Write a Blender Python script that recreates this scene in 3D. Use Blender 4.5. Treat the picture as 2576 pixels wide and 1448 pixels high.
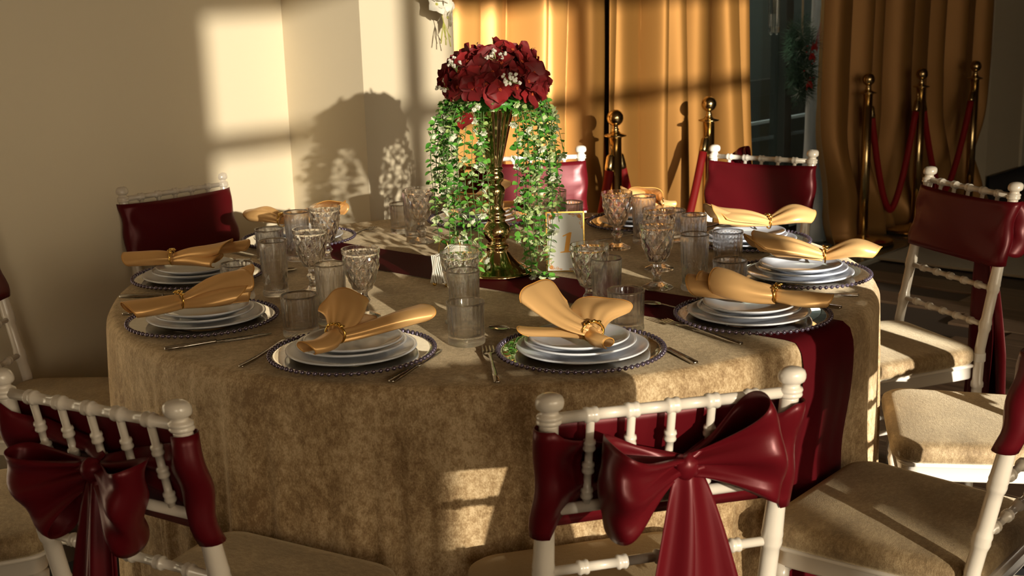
import bpy, bmesh, math, random
from math import sin, cos, pi, sqrt, radians, atan2, exp
from mathutils import Vector, Matrix
for o in list(bpy.data.objects): bpy.data.objects.remove(o)
SC = bpy.context.scene; COL = SC.collection

# ------------------------------------------------------------------ camera, sky, sun, exposure
cd = bpy.data.cameras.new('camera'); cam = bpy.data.objects.new('camera', cd); COL.objects.link(cam)
cd.sensor_width = 36; cd.lens = 43.552; cd.clip_end = 60; cd.clip_start = .05
R3 = Matrix(((0.99958483, 0.02881247, 0.0), (-0.00661238, 0.22940181, -0.97330935), (-0.02804345, 0.97290526, 0.22949709)))
cam.matrix_world = Matrix.Translation((0.04387, -3.0242, 1.43666)) @ R3.to_4x4()
cd.dof.use_dof = True; cd.dof.focus_distance = 2.6; cd.dof.aperture_fstop = 9
SC.camera = cam
W = bpy.data.worlds.new('sky'); SC.world = W; W.use_nodes = True
bg = W.node_tree.nodes['Background']; bg.inputs[0].default_value = (1.0, .84, .60, 1); bg.inputs[1].default_value = 6.4
SUN_AZ, SUN_EL = radians(114.0), radians(10.2)
SD = Vector((cos(SUN_AZ)*cos(SUN_EL), sin(SUN_AZ)*cos(SUN_EL), -sin(SUN_EL)))
sl = bpy.data.lights.new('sun', 'SUN'); sl.energy = 10.5; sl.angle = radians(.7); sl.color = (1.0, .94, .82)
so = bpy.data.objects.new('sun', sl); COL.objects.link(so); so.rotation_euler = SD.to_track_quat('-Z', 'Y').to_euler(); so.location = (3, -7, 4)
SC.view_settings.view_transform = 'Standard'; SC.view_settings.look = 'None'
SC.view_settings.exposure = 0.0; SC.view_settings.gamma = 1.0; SC.view_settings.use_curve_mapping = False
SC.cycles.max_bounces = 30; SC.cycles.diffuse_bounces = 4; SC.cycles.glossy_bounces = 5; SC.cycles.transmission_bounces = 28; SC.cycles.transparent_max_bounces = 32
SC.cycles.caustics_reflective = False; SC.cycles.caustics_refractive = True; SC.cycles.blur_glossy = 1.0; SC.cycles.sample_clamp_indirect = 12

# room frame: s runs along the back wall (azimuth 47 degrees), o runs out towards it
RA = radians(47); TV = Vector((cos(RA), sin(RA), 0)); NV = Vector((-sin(RA), cos(RA), 0))
def room(s, o, z=0.0): return TV*s + NV*o + Vector((0, 0, z))
WO = -5.0                                     # offset of the window wall behind the camera
# daylight portals in the openings of that wall
def portal(s0, s1, z0, z1):
    l = bpy.data.lights.new('window_daylight', 'AREA'); l.shape = 'RECTANGLE'; l.size = s1-s0; l.size_y = z1-z0
    l.cycles.is_portal = True
    ob = bpy.data.objects.new('window_daylight', l); COL.objects.link(ob)
    ob.location = room((s0+s1)/2, WO-.12, (z0+z1)/2)
    ob.rotation_euler = NV.to_track_quat('-Z', 'Z').to_euler()
WIN0 = (-5.3, -3.90, .30, 2.665)  # unseen opening added to brighten the front left of the hall
WIN = (-2.69, -1.75, .30, 2.665)          # narrow light, then a pier, then the wide window
WIN2 = (-1.60, 1.04, .30, 2.665)
portal(*WIN0); portal(*WIN); portal(*WIN2)

# ------------------------------------------------------------------ helpers
def mesh(name, v, f, mat, smooth=True):
    m = bpy.data.meshes.new(name); m.from_pydata([tuple(p) for p in v], [], f); m.update()
    if smooth: m.polygons.foreach_set('use_smooth', [True]*len(m.polygons))
    if mat is not None: m.materials.append(mat)
    return m
def link(name, data, parent=None, loc=None, rot=None):
    o = bpy.data.objects.new(name, data); COL.objects.link(o)
    if parent is not None: o.parent = parent
    if loc is not None: o.location = loc
    if rot is not None: o.rotation_euler = rot
    return o
def obj(name, vf, mat, parent=None, smooth=True, loc=None, rot=None, solid=0):
    o = link(name, mesh(name, vf[0], vf[1], mat, smooth), parent, loc, rot)
    if solid:
        md = o.modifiers.new('thickness', 'SOLIDIFY'); md.thickness = solid; md.offset = 0
    return o
def thing(name, label, cat, loc=(0, 0, 0), rotz=0, group=None):
    o = link(name, None, None, loc, (0, 0, rotz)); return tag(o, label, cat, group)
def tag(o, label, cat, group=None):
    o['label'] = label; o['category'] = cat
    if group: o['group'] = group
    return o
def struct(o): o['kind'] = 'structure'; return o
def stuff(o): o['kind'] = 'stuff'; return o
def join(*vfs):
    V, F = [], []
    for v, f in vfs:
        n = len(V); V += [tuple(p) for p in v]; F += [[i+n for i in q] for q in f]
    return V, F
def xf(vf, M): return [tuple(M @ Vector(p)) for p in vf[0]], vf[1]
def lathe(prof, seg=32, rf=None, close=True):
    V, F = [], []
    for i, (r, z) in enumerate(prof):
        for k in range(seg):
            a = 2*pi*k/seg; rr = rf(a, i, r, z) if rf else r
            V.append((rr*cos(a), rr*sin(a), z))
    n = len(prof)
    for i in range(n-1):
        for k in range(seg):
            k2 = (k+1) % seg; F.append([i*seg+k, i*seg+k2, (i+1)*seg+k2, (i+1)*seg+k])
    if close:
        F.append([k for k in range(seg)][::-1]); F.append([(n-1)*seg+k for k in range(seg)])
    return V, F
def tube(pts, r, seg=8, cap=True, closed=False, flat=1.0):
    P = [Vector(p) for p in pts]; n = len(P); V, F = [], []
    rs = r if isinstance(r, (list, tuple)) else [r]*n
    up = None
    for i in range(n):
        if closed: t = P[(i+1) % n]-P[i-1]
        else: t = P[min(i+1, n-1)]-P[max(i-1, 0)]
        if t.length < 1e-9: t = Vector((0, 0, 1))
        t.normalize()
        if up is None:
            up = Vector((0, 0, 1)) if abs(t.z) < .9 else Vector((1, 0, 0))
        a = (up - t*up.dot(t))
        if a.length < 1e-6: a = t.orthogonal()
        a.normalize(); up = a; b = t.cross(a)
        for k in range(seg):
            w = 2*pi*k/seg; V.append(P[i] + a*(cos(w)*rs[i]*flat) + b*(sin(w)*rs[i]))
    m = n if closed else n-1
    for i in range(m):
        j = (i+1) % n
        for k in range(seg):
            k2 = (k+1) % seg; F.append([i*seg+k, i*seg+k2, j*seg+k2, j*seg+k])
    if cap and not closed:
        F.append(list(range(seg))[::-1]); F.append([(n-1)*seg+k for k in range(seg)])
    return V, F
def sheet(nu, nv, fn, wrap=False):
    V = [fn(i/nu, j/nv) for i in range(nu+1) for j in range(nv+1)]
    F = [[i*(nv+1)+j, (i+1)*(nv+1)+j, (i+1)*(nv+1)+j+1, i*(nv+1)+j+1] for i in range(nu) for j in range(nv)]
    return V, F
def box(x0, x1, y0, y1, z0, z1, bev=0):
    bm = bmesh.new(); bmesh.ops.create_cube(bm, size=1)
    for v in bm.verts: v.co = Vector(((x0+x1)/2+v.co.x*(x1-x0), (y0+y1)/2+v.co.y*(y1-y0), (z0+z1)/2+v.co.z*(z1-z0)))
    if bev: bmesh.ops.bevel(bm, geom=bm.edges[:], offset=bev, segments=2, profile=.5, affect='EDGES')
    bm.verts.index_update(); V = [tuple(v.co) for v in bm.verts]; F = [[v.index for v in f.verts] for f in bm.faces]; bm.free()
    return V, F
def ball(r, seg=12, rings=8, c=(0, 0, 0), sq=(1, 1, 1)):
    V, F = [], []
    V.append((c[0], c[1], c[2]-r*sq[2]))
    for i in range(1, rings):
        a = -pi/2+pi*i/rings
        for k in range(seg):
            b = 2*pi*k/seg; V.append((c[0]+r*sq[0]*cos(a)*cos(b), c[1]+r*sq[1]*cos(a)*sin(b), c[2]+r*sq[2]*sin(a)))
    V.append((c[0], c[1], c[2]+r*sq[2])); L = len(V)-1
    for k in range(seg):
        F.append([0, 1+(k+1) % seg, 1+k]); F.append([L, 1+(rings-2)*seg+k, 1+(rings-2)*seg+(k+1) % seg])
    for i in range(rings-2):
        for k in range(seg):
            F.append([1+i*seg+k, 1+i*seg+(k+1) % seg, 1+(i+1)*seg+(k+1) % seg, 1+(i+1)*seg+k])
    return V, F
def rbox(a, b, o0, o1, z0, z1, bev=0):        # a box in the room frame
    vf = box(a, b, o0, o1, z0, z1, bev)
    return [tuple(room(p[0], p[1], p[2])) for p in vf[0]], vf[1]

# ------------------------------------------------------------------ materials
def mat(name, col, rough=.5, metal=0., **kw):
    m = bpy.data.materials.new(name); m.use_nodes = True
    b = m.node_tree.nodes['Principled BSDF']
    b.inputs['Base Color'].default_value = (*col, 1); b.inputs['Roughness'].default_value = rough; b.inputs['Metallic'].default_value = metal
    for k, v in kw.items():
        key = k.replace('_', ' ')
        b.inputs[key].default_value = (*v, 1) if isinstance(v, tuple) else v
    return m
def N(m, t, **kw):
    n = m.node_tree.nodes.new(t)
    for k, v in kw.items():
        if hasattr(n, k): setattr(n, k, v)
        else: n.inputs[k].default_value = v
    return n
def L(m, a, b): m.node_tree.links.new(a, b)
def bsdf(m): return m.node_tree.nodes['Principled BSDF']
def noise(m, scale, detail=4, vec=None, dist=0, rough=.55):
    n = N(m, 'ShaderNodeTexNoise'); n.inputs['Scale'].default_value = scale; n.inputs['Detail'].default_value = detail; n.inputs['Distortion'].default_value = dist; n.inputs['Roughness'].default_value = rough
    if vec is not None: L(m, vec, n.inputs['Vector'])
    return n.outputs['Fac']
def ramp(m, fac, stops):
    r = N(m, 'ShaderNodeValToRGB'); e = r.color_ramp.elements
    while len(e) < len(stops): e.new(.5)
    for k, (p, c) in enumerate(stops): e[k].position = p; e[k].color = (*c, 1)
    L(m, fac, r.inputs[0]); return r.outputs[0]
def coord(m, which='Object', scale=None):
    t = N(m, 'ShaderNodeTexCoord').outputs[which]
    if scale:
        mp = N(m, 'ShaderNodeMapping'); mp.inputs['Scale'].default_value = scale; L(m, t, mp.inputs[0]); t = mp.outputs[0]
    return t
def bump(m, h, strength=.2, dist=.002):
    b = N(m, 'ShaderNodeBump'); b.inputs['Strength'].default_value = strength; b.inputs['Distance'].default_value = dist
    L(m, h, b.inputs['Height']); L(m, b.outputs[0], bsdf(m).inputs['Normal'])
def math_(m, op, a, b):
    n = N(m, 'ShaderNodeMath', operation=op)
    for k, x in enumerate((a, b)):
        if isinstance(x, (int, float)): n.inputs[k].default_value = x
        else: L(m, x, n.inputs[k])
    return n.outputs[0]

def velvet(name, lo, mid, hi, contrast, grain=(1, 1, 1), sheen=.8):
    m = mat(name, mid, .72, Sheen_Weight=sheen, Sheen_Roughness=.42, Sheen_Tint=(1.0, .84, .58))
    v = coord(m, 'Object', grain)
    a = noise(m, 9, 3, v, .3, .5); b = noise(m, 75, 8, v, .2, .72); g = noise(m, 330, 3, v)
    f = math_(m, 'ADD', math_(m, 'ADD', math_(m, 'MULTIPLY', a, .32), math_(m, 'MULTIPLY', b, .44)), math_(m, 'MULTIPLY', g, .24))
    c = ramp(m, f, [(.5-contrast, lo), (.5, mid), (.5+contrast, hi)])
    L(m, c, bsdf(m).inputs['Base Color']); bump(m, f, .8, .003)
    return m
M_CLOTH = velvet('tablecloth_velvet', (.235, .140, .060), (.42, .285, .145), (.64, .48, .285), .085, (1, 1, .7), .5)
M_SEAT = velvet('seat_velvet', (.145, .088, .035), (.25, .165, .078), (.40, .29, .155), .105, (1, 1.8, 1), .75)
M_SEAT2 = velvet('plain_seat_velvet', (.28, .185, .085), (.31, .21, .10), (.35, .24, .12), .22, (1, 1, 1), .3)
M_PEARL = mat('pearl_white_resin', (.68, .61, .52), .26, Coat_Weight=.5, Coat_Roughness=.18, Specular_IOR_Level=.6)
M_STRAP = mat('white_elastic', (.72, .68, .62), .7)
def satin(name, col, rough=.36, metal=.35, fold=0):
    m = mat(name, col, rough, metal, Specular_IOR_Level=.25)
    n = noise(m, 900, 1, coord(m)); bump(m, n, .05, .0006)
    return m
M_RED = satin('burgundy_satin', (.098, .0043, .0075), .34, .15)
M_RUN = mat('burgundy_runner_satin', (.080, .0050, .0080), .6, .0, Specular_IOR_Level=.03)
M_NAP = satin('gold_napkin_satin', (.82, .49, .20), .36, .38)
M_HEM = mat('gold_hem_thread', (.62, .30, .06), .6)
M_CURT = satin('gold_curtain_satin', (.46, .222, .058), .48, .38)
M_CURT2 = satin('shaded_gold_curtain_satin', (.40, .20, .065), .50, .35)  # same gold satin, with its shade put into a browner colour
M_WALL = mat('painted_wall', (.74, .645, .48), .85)
_n = noise(M_WALL, 60, 3, coord(M_WALL)); bump(M_WALL, _n, .06, .002)
M_CEIL = mat('cream_wall_paint', (.70, .64, .52), .9)
M_DIM = mat('bounce_cutting_brown', (.20, .13, .075), .7)  # invented dark tone on unseen walls and ceiling, cuts bounced light
M_BASE = mat('black_baseboard', (.012, .012, .012), .4)
M_FLOOR = mat('sub_floor', (.06, .04, .028), .6)
M_TILE = mat('grey_stone_tile', (.13, .115, .095), .16)
_t = noise(M_TILE, 7, 5, coord(M_TILE)); L(M_TILE, ramp(M_TILE, _t, [(.3, (.09, .08, .065)), (.7, (.17, .15, .125))]), bsdf(M_TILE).inputs['Base Color'])
M_GROUT = mat('tile_grout', (.32, .29, .24), .7)
M_PLANK = mat('brown_oak_plank', (.16, .10, .06), .42)
_v = coord(M_PLANK, 'Object', (1.2, 22, 1)); _oi = N(M_PLANK, 'ShaderNodeObjectInfo')
_p = math_(M_PLANK, 'ADD', noise(M_PLANK, 2.2, 5, _v, .6), math_(M_PLANK, 'MULTIPLY', math_(M_PLANK, 'SUBTRACT', _oi.outputs['Random'], .5), .22))
L(M_PLANK, ramp(M_PLANK, _p, [(.25, (.075, .045, .028)), (.5, (.150, .095, .060)), (.75, (.215, .145, .095))]), bsdf(M_PLANK).inputs['Base Color'])
M_RUG = mat('beige_rug_pile', (.30, .225, .14), .95, Sheen_Weight=.3); bump(M_RUG, noise(M_RUG, 220, 3, coord(M_RUG)), .8, .006)
M_CARPET = mat('black_floral_carpet', (.008, .008, .009), .95)
def carpet():
    m = M_CARPET; vor = N(m, 'ShaderNodeTexVoronoi'); vor.inputs['Scale'].default_value = 5.5; vor.inputs['Randomness'].default_value = .75
    L(m, coord(m), vor.inputs['Vector'])
    v2 = N(m, 'ShaderNodeTexVoronoi'); v2.inputs['Scale'].default_value = 90; L(m, coord(m), v2.inputs['Vector'])
    near = math_(m, 'LESS_THAN', vor.outputs['Distance'], .16); dots = math_(m, 'LESS_THAN', v2.outputs['Distance'], .33)
    k = math_(m, 'MULTIPLY', near, dots)
    L(m, ramp(m, k, [(.4, (.008, .008, .009)), (.6, (.20, .125, .05))]), bsdf(m).inputs['Base Color'])
carpet()
M_PORC = mat('white_porcelain', (.76, .79, .86), .14, Coat_Weight=.4, Coat_Roughness=.05)
M_SILVER = mat('polished_steel', (.60, .57, .52), .14, 1.0)
M_GOLD = mat('bright_gold', (.86, .58, .16), .16, 1.0)
M_VASE = mat('gold_mirror_glaze', (.80, .60, .30), .10, 1.0)
M_BRASS = mat('polished_brass', (.76, .58, .30), .18, 1.0)
M_ROPE = mat('red_velvet_rope', (.30, .002, .004), .7, Sheen_Weight=.2, Sheen_Tint=(1.0, .1, .1))
M_PETAL = mat('dark_red_petal', (.17, .0048, .008), .62, Sheen_Weight=.2, Sheen_Tint=(1, .25, .2))
M_PETAL2 = mat('red_petal', (.27, .009, .012), .62, Sheen_Weight=.2, Sheen_Tint=(1, .25, .2))
M_STAMEN = mat('orange_stamen', (.55, .08, .02), .6)
M_LEAF = [mat('leaf_green_'+k, c, .38, Subsurface_Weight=0.0) for k, c in (('deep', (.055, .23, .025)), ('bright', (.14, .40, .055)), ('pale', (.42, .56, .20)))]
M_BUD = mat('pale_green_blossom', (.56, .64, .36), .45)
M_BUDW = mat('white_blossom', (.74, .76, .62), .5)
M_STEM = mat('green_stem', (.10, .20, .05), .5)
M_STEMD = mat('dark_green_wire', (.015, .035, .014), .45)
M_GYP = mat('white_gypsophila', (.80, .78, .68), .7)
M_PAPER = mat('white_paper', (.80, .77, .69), .8)
M_CARD = mat('white_card_stock', (.72, .71, .69), .45)
M_ORANGE = mat('orange_print', (.80, .36, .04), .5)
M_FILI = mat('copper_print', (.72, .30, .06), .5)
M_WOOD = mat('table_plywood', (.25, .16, .08), .6)
M_DARK = mat('shade_toned_facade', (.012, .020, .026), .8)  # shade outside the window is put into this colour
M_DARK2 = mat('deep_shade_toned_facade', (.003, .004, .005), .8)  # lower facade and yard, deeper shade put into the colour
M_FRAME = mat('dark_window_frame', (.05, .055, .055), .4)
M_WFRAME = mat('white_window_frame', (.70, .68, .62), .5)
M_PINE = mat('dark_pine_needles', (.024, .062, .034), .7)
M_FROST = mat('frosted_needles', (.46, .50, .44), .7)
M_BERRY = mat('red_glitter', (.30, .012, .010), .35)
M_RIBBON = mat('beige_ribbon', (.55, .47, .34), .5)
M_ORCH = mat('white_orchid_petal', (.80, .76, .66), .6)
M_ORCHS = mat('yellow_green_stem', (.42, .42, .09), .6)
M_BEAD = mat('lilac_grey_bead', (.20, .165, .235), .10, .75)
def glassmat(name, tint, clear, rough=0.0, ior=1.5):
    m = bpy.data.materials.new(name); m.use_nodes = True; nt = m.node_tree; nt.nodes.clear()
    out = nt.nodes.new('ShaderNodeOutputMaterial'); g = nt.nodes.new('ShaderNodeBsdfGlass'); t = nt.nodes.new('ShaderNodeBsdfTransparent'); mx = nt.nodes.new('ShaderNodeMixShader')
    g.inputs['Color'].default_value = (*tint, 1); g.inputs['IOR'].default_value = ior; g.inputs['Roughness'].default_value = rough
    t.inputs['Color'].default_value = (*tint, 1); mx.inputs[0].default_value = 1-clear
    nt.links.new(t.outputs[0], mx.inputs[1]); nt.links.new(g.outputs[0], mx.inputs[2]); nt.links.new(mx.outputs[0], out.inputs[0])
    return m
M_GLASS = glassmat('clear_crystal', (1.0, 1.0, 1.0), .12, .045)
M_GLASS2 = glassmat('clear_pressed_glass', (1.0, 1.0, 1.0), .30, .035)
M_GLASSG = glassmat('charger_glass', (.99, .992, .99), .25)
M_SHEER = bpy.data.materials.new('white_sheer_voile'); M_SHEER.use_nodes = True
def sheer():
    nt = M_SHEER.node_tree; b = nt.nodes['Principled BSDF']; b.inputs['Base Color'].default_value = (.85, .86, .90, 1); b.inputs['Roughness'].default_value = .8
    out = nt.nodes['Material Output']; tr = nt.nodes.new('ShaderNodeBsdfTranslucent'); tr.inputs[0].default_value = (.85, .86, .90, 1)
    tp = nt.nodes.new('ShaderNodeBsdfTransparent'); a = nt.nodes.new('ShaderNodeMixShader'); c = nt.nodes.new('ShaderNodeMixShader'); a.inputs[0].default_value = .4; c.inputs[0].default_value = .10
    nt.links.new(b.outputs[0], a.inputs[1]); nt.links.new(tr.outputs[0], a.inputs[2]); nt.links.new(a.outputs[0], c.inputs[1]); nt.links.new(tp.outputs[0], c.inputs[2]); nt.links.new(c.outputs[0], out.inputs[0])
sheer()
M_TINT = glassmat('sun_dimming_glass', (.655, .64, .61), .97, 0, 1.45)  # unseen panes added to weaken the sun through the narrow opening
M_TINT2 = glassmat('strong_sun_dimming_glass', (.54, .53, .50), .97, 0, 1.45)  # unseen panes added to weaken the sun on the right of the hall
M_PANE = glassmat('window_pane_glass', (.80, .88, .88), .82, 0, 1.45)

random.seed(7)
# ------------------------------------------------------------------ the room
floor = struct(obj('floor', rbox(-7, 9, WO-.2, 1.75, -.14, -.012), M_FLOOR, smooth=False))
# planks lie across the right of the hall
pm = mesh('floor_plank', *box(-.60, .60, -.0935, .0935, -.012, 0, .0015), M_PLANK, False)
for r in range(16):
    for c in range(5):
        s = 1.02+.19*r; o = .80-1.21*c-(.4 if r % 2 else .0)-.35*((r*7) % 3)/3
        if o < -3.4 or o > .35: continue
        link('floor_plank', pm, floor, room(s+.095, o, 0), (0, 0, RA+pi/2))
for r in range(12):
    for c in range(3):
        s = 4.06+.19*r; o = .80-.60-1.21*c-(.4 if r % 2 else .0)
        if o > .35: continue
        link('floor_plank', pm, floor, room(s+.095, o, 0), (0, 0, RA+pi/2))
tm = mesh('floor_tile', *box(-.297, .297, -.297, .297, -.012, 0, .002), M_TILE, False)
for c in range(12):
    link('floor_tile', tm, floor, room(1.2+.6*c, 1.235, 0), (0, 0, RA))
struct(obj('trim_1', rbox(.9, 8.4, .905, .935, -.012, .004), M_GROUT, smooth=False))
wl = struct(obj('wall_left', rbox(-6.8, .363, 1.275, 1.75, 0, 3.1), M_WALL, smooth=False))
struct(obj('wall_pier', rbox(.363, .765, .885, 1.75, 0, 3.1), M_WALL, smooth=False))
struct(obj('wall_back', join(rbox(.765, 3.30, 1.60, 1.75, 0, 3.1), rbox(4.70, 8.9, 1.60, 1.75, 0, 3.1), rbox(3.30, 4.70, 1.60, 1.75, 2.6, 3.1)), M_WALL, smooth=False))
struct(obj('wall_right', rbox(6.30, 6.90, 1.30, 1.60, 0, 3.1), M_WALL, smooth=False))
struct(obj('wall_far_right', rbox(6.90, 8.9, 1.28, 1.60, 0, 3.1), M_CEIL, smooth=False))
struct(obj('baseboard_right', rbox(6.28, 8.9, 1.255, 1.275, 0, .13, .003), M_BASE, smooth=False))
struct(obj('wall_side_left', rbox(-6.9, -6.7, WO-.2, 1.75, 0, 3.1), M_DIM, smooth=False))
struct(obj('wall_side_right', rbox(8.8, 9.0, WO-.2, 1.75, 0, 3.1), M_DIM, smooth=False))
struct(obj('ceiling', rbox(-7, 9, WO-.2, 1.75, 3.1, 3.25), M_DIM, smooth=False))
# the window wall behind the camera with its two glazed openings and the added bare one
def wwall():
    ws = (WIN0, WIN, WIN2); parts = []; e = [-6.8]+[q for w in ws for q in w[:2]]+[8.9]
    for i in range(0, len(e), 2): parts.append(rbox(e[i], e[i+1], WO-.22, WO, 0, 3.1))
    for w in ws: parts += [rbox(w[0], w[1], WO-.22, WO, 0, w[2]), rbox(w[0], w[1], WO-.22, WO, w[3], 3.1)]
    return join(*parts)
struct(obj('wall_window', wwall(), M_WALL, smooth=False))
def window(nm, w, bars, panes, mt):
    o = struct(obj(nm, join(rbox(w[0], w[1], WO-.10, WO-.04, 2.205, 2.268), rbox(w[0], w[1], WO-.10, WO-.04, w[2], .345)), M_WFRAME, smooth=False))
    for s in bars: obj('mullion', rbox(s-.036, s+.036, WO-.10, WO-.04, w[2], w[3]), M_WFRAME, o, False)
    for a_, b_ in panes: obj('pane', rbox(a_, b_, WO-.073, WO-.067, .345, w[3]), mt, o, False)
window('window_2', WIN, (-1.95,), ((-2.69, -1.986), (-1.914, -1.75)), M_TINT)
window('window_3', WIN2, (-.73, .25), ((-.694, .214), (.286, 1.04)), M_TINT2)
window('added_fill_window', WIN0, (-4.60,), (), None)
# window between the curtains, a yard behind it with its shade put into the colours
w1 = struct(obj('window_1', join(rbox(3.30, 4.70, 1.62, 1.70, 0, .06), rbox(3.30, 4.70, 1.62, 1.70, 2.54, 2.6), rbox(4.64, 4.70, 1.62, 1.70, .06, 2.54)), M_FRAME, smooth=False))
obj('mullion', rbox(4.125, 4.205, 1.61, 1.71, .06, 2.54, .004), M_FRAME, w1, False)
for a, b in ((3.31, 4.125), (4.205, 4.64)): obj('pane', rbox(a, b, 1.655, 1.661, .06, 2.54), M_PANE, w1, False)
struct(obj('exterior_wall', join(rbox(2.2, 8.5, 3.1, 3.3, .75, 3.2)), M_DARK, smooth=False))
struct(obj('exterior_plinth', join(rbox(2.2, 8.5, 3.05, 3.25, -.1, .75), rbox(2.2, 8.5, 1.76, 3.1, -.1, -.02)), M_DARK2, smooth=False))
struct(obj('exterior_rail', rbox(2.2, 8.5, 2.6, 2.63, .50, .52), mat('galvanised_rail', (.30, .36, .46), .5), smooth=False))
struct(obj('exterior_side', join(rbox(8.5, 8.7, 1.76, 3.3, -.1, 3.15), rbox(2.0, 2.2, 1.76, 3.3, -.1, 3.15)), M_DARK2, smooth=False))

rug = obj('beige_rug', rbox(3.92, 5.9, -.55, .90, .0, .014, .004), M_RUG, smooth=False)
tag(rug, 'small beige pile rug on the wooden floor by the brass stanchions', 'rug')
carp = obj('floral_carpet', rbox(-3.4, 1.02, -3.6, .87, -.012, .0), M_CARPET, smooth=False)
tag(carp, 'black carpet with small beige flowers under the round table', 'carpet')

# ------------------------------------------------------------------ table, cloth, runner
tb = thing('round_table', 'round banquet table hidden under the beige velvet cloth', 'table')
obj('table_top', lathe([(0.001, .72), (.895, .72), (.90, .725), (.90, .748), (.895, .752), (.001, .752)], 64, None, False), M_WOOD, tb)
for a in (45, 135, 225, 315):
    obj('leg', lathe([(.02, 0), (.02, .72)], 12), M_SILVER, tb, loc=(.55*cos(radians(a)), .55*sin(radians(a)), 0))
CHAIRS = {  # x, y, facing azimuth in degrees
 'FL': (-.437, -1.078, 60.4), 'FR': (.195, -1.112, 104.4), 'RF': (.785, -.822, 139), 'S4': (1.112, -.315, 167), 'R': (1.080, .345, 198.6),
 'BR': (.742, .948, 233.6), 'BM': (.126, 1.085, 270.8), 'BL': (-.792, .618, 318.2), 'C9': (-1.12, .02, -8), 'C10': (-1.12, -.71, 27)}
def angd(a, b): return (a-b+pi) % (2*pi)-pi
DENT = []
for k, (x, y, f) in CHAIRS.items():
    fx, fy = x+.20*cos(radians(f)), y+.20*sin(radians(f)); r = sqrt(fx*fx+fy*fy)
    if r < .955: DENT.append((atan2(fy, fx), .955-r))
random.seed(3)
FOLD = [(n, random.uniform(0, 6.28), random.uniform(.5, 1.)/(n**.35)) for n in (9, 14, 19, 26, 33, 47)]
CREASE = [(-pi+2*pi*(k+random.uniform(.1, .9))/44, random.uniform(.020, .042), random.uniform(.007, .015)*random.choice((-1, 1)), random.uniform(0, .25)) for k in range(44)]
def skirt_r(a, z):
    d = max(0., min(1., (.74-z)/.70))
    w = sum(am*sin(n*a+ph+.25*d*sin(3*a)) for n, ph, am in FOLD)
    fine = sin(71*a+1.5*sin(5*a))*.6+sin(98*a+2*sin(7*a)+1)*.5+sin(127*a+3)*.35
    w = w/1.6; w = (abs(w)**.8)*(1 if w > 0 else -1)
    r = .929+.010*d+.026*w*d**.7+.0060*fine*min(1, d*2.2)**.6*(.55+.45*sin(4*a+1)*sin(9*a))
    for ac, wd, am, d0 in CREASE:
        t = angd(a+.02*d*sin(3*a), ac)/(wd*(.7+.6*d))
        if abs(t) < 2.6: r += am*t*1.9*exp(-t*t)*max(0, min(1, (d-d0*.5)*2.2))**.8
    dz = exp(-((max(0, z-.47))/.13)**2) if z > .47 else 1.
    for da, amt in DENT:
        t = angd(a, da)*.93/.27
        if abs(t) < 1.6: r -= (amt+.012)*dz*exp(-(t**4))
    return r
def cloth():
    V, F = [], []; SEG = 1080
    prof = [('top', r) for r in (.10, .3, .5, .7, .82, .88, .905)]+[('edge', k) for k in range(1, 6)]+[('sk', z) for z in [.72-.70*(i/30) for i in range(31)]]
    V.append((0, 0, .760))
    for kind, q in prof:
        for k in range(SEG):
            a = 2*pi*k/SEG
            if kind == 'top': r, z = q, .760
            elif kind == 'edge':
                b = q/6*pi/2; r1 = skirt_r(a, .72); r, z = .905+(r1-.905)*sin(b), .72+.04*cos(b)
            else: r, z = skirt_r(a, q), q
            V.append((r*cos(a), r*sin(a), z))
    for k in range(SEG): F.append([0, 1+k, 1+(k+1) % SEG])
    for i in range(len(prof)-1):
        for k in range(SEG):
            k2 = (k+1) % SEG; F.append([1+i*SEG+k, 1+(i+1)*SEG+k, 1+(i+1)*SEG+k2, 1+i*SEG+k2])
    return V, F
tag(obj('tablecloth', cloth(), M_CLOTH), 'beige crushed velvet cloth draped to the floor over the round table', 'tablecloth')
# runner: crosses the table from the far left to the near right and hangs down there
RD = atan2(-.655, .757); RU = Vector((cos(RD), sin(RD), 0)); RN = Vector((-sin(RD), cos(RD), 0)); RC, RWD = -.035, .098
def runner():
    LT = .885
    def fn(u, v):
        y = RC+(v*2-1)*RWD; t = -1.62+u*3.24; sg = 1 if t > 0 else -1; at = abs(t)
        lim = sqrt(.905**2-y*y)
        if at <= lim: return RU*(t)+RN*y+Vector((0, 0, .7625))
        e = at-lim; a0 = atan2((RU*sg*lim+RN*y).y, (RU*sg*lim+RN*y).x)
        if e < .05:
            b = e/.05*pi/2; rr = .905+(skirt_r(a0, .72)+.004-.905)*sin(b); z = .722+.0405*cos(b)
        else: z = .722-(e-.05); z = max(z, .03); rr = skirt_r(a0, z)+.006
        return Vector((rr*cos(a0), rr*sin(a0), z))
    return sheet(150, 14, fn)
tag(obj('table_runner', runner(), M_RUN), 'dark burgundy satin runner crossing the beige tablecloth', 'table runner')

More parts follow.
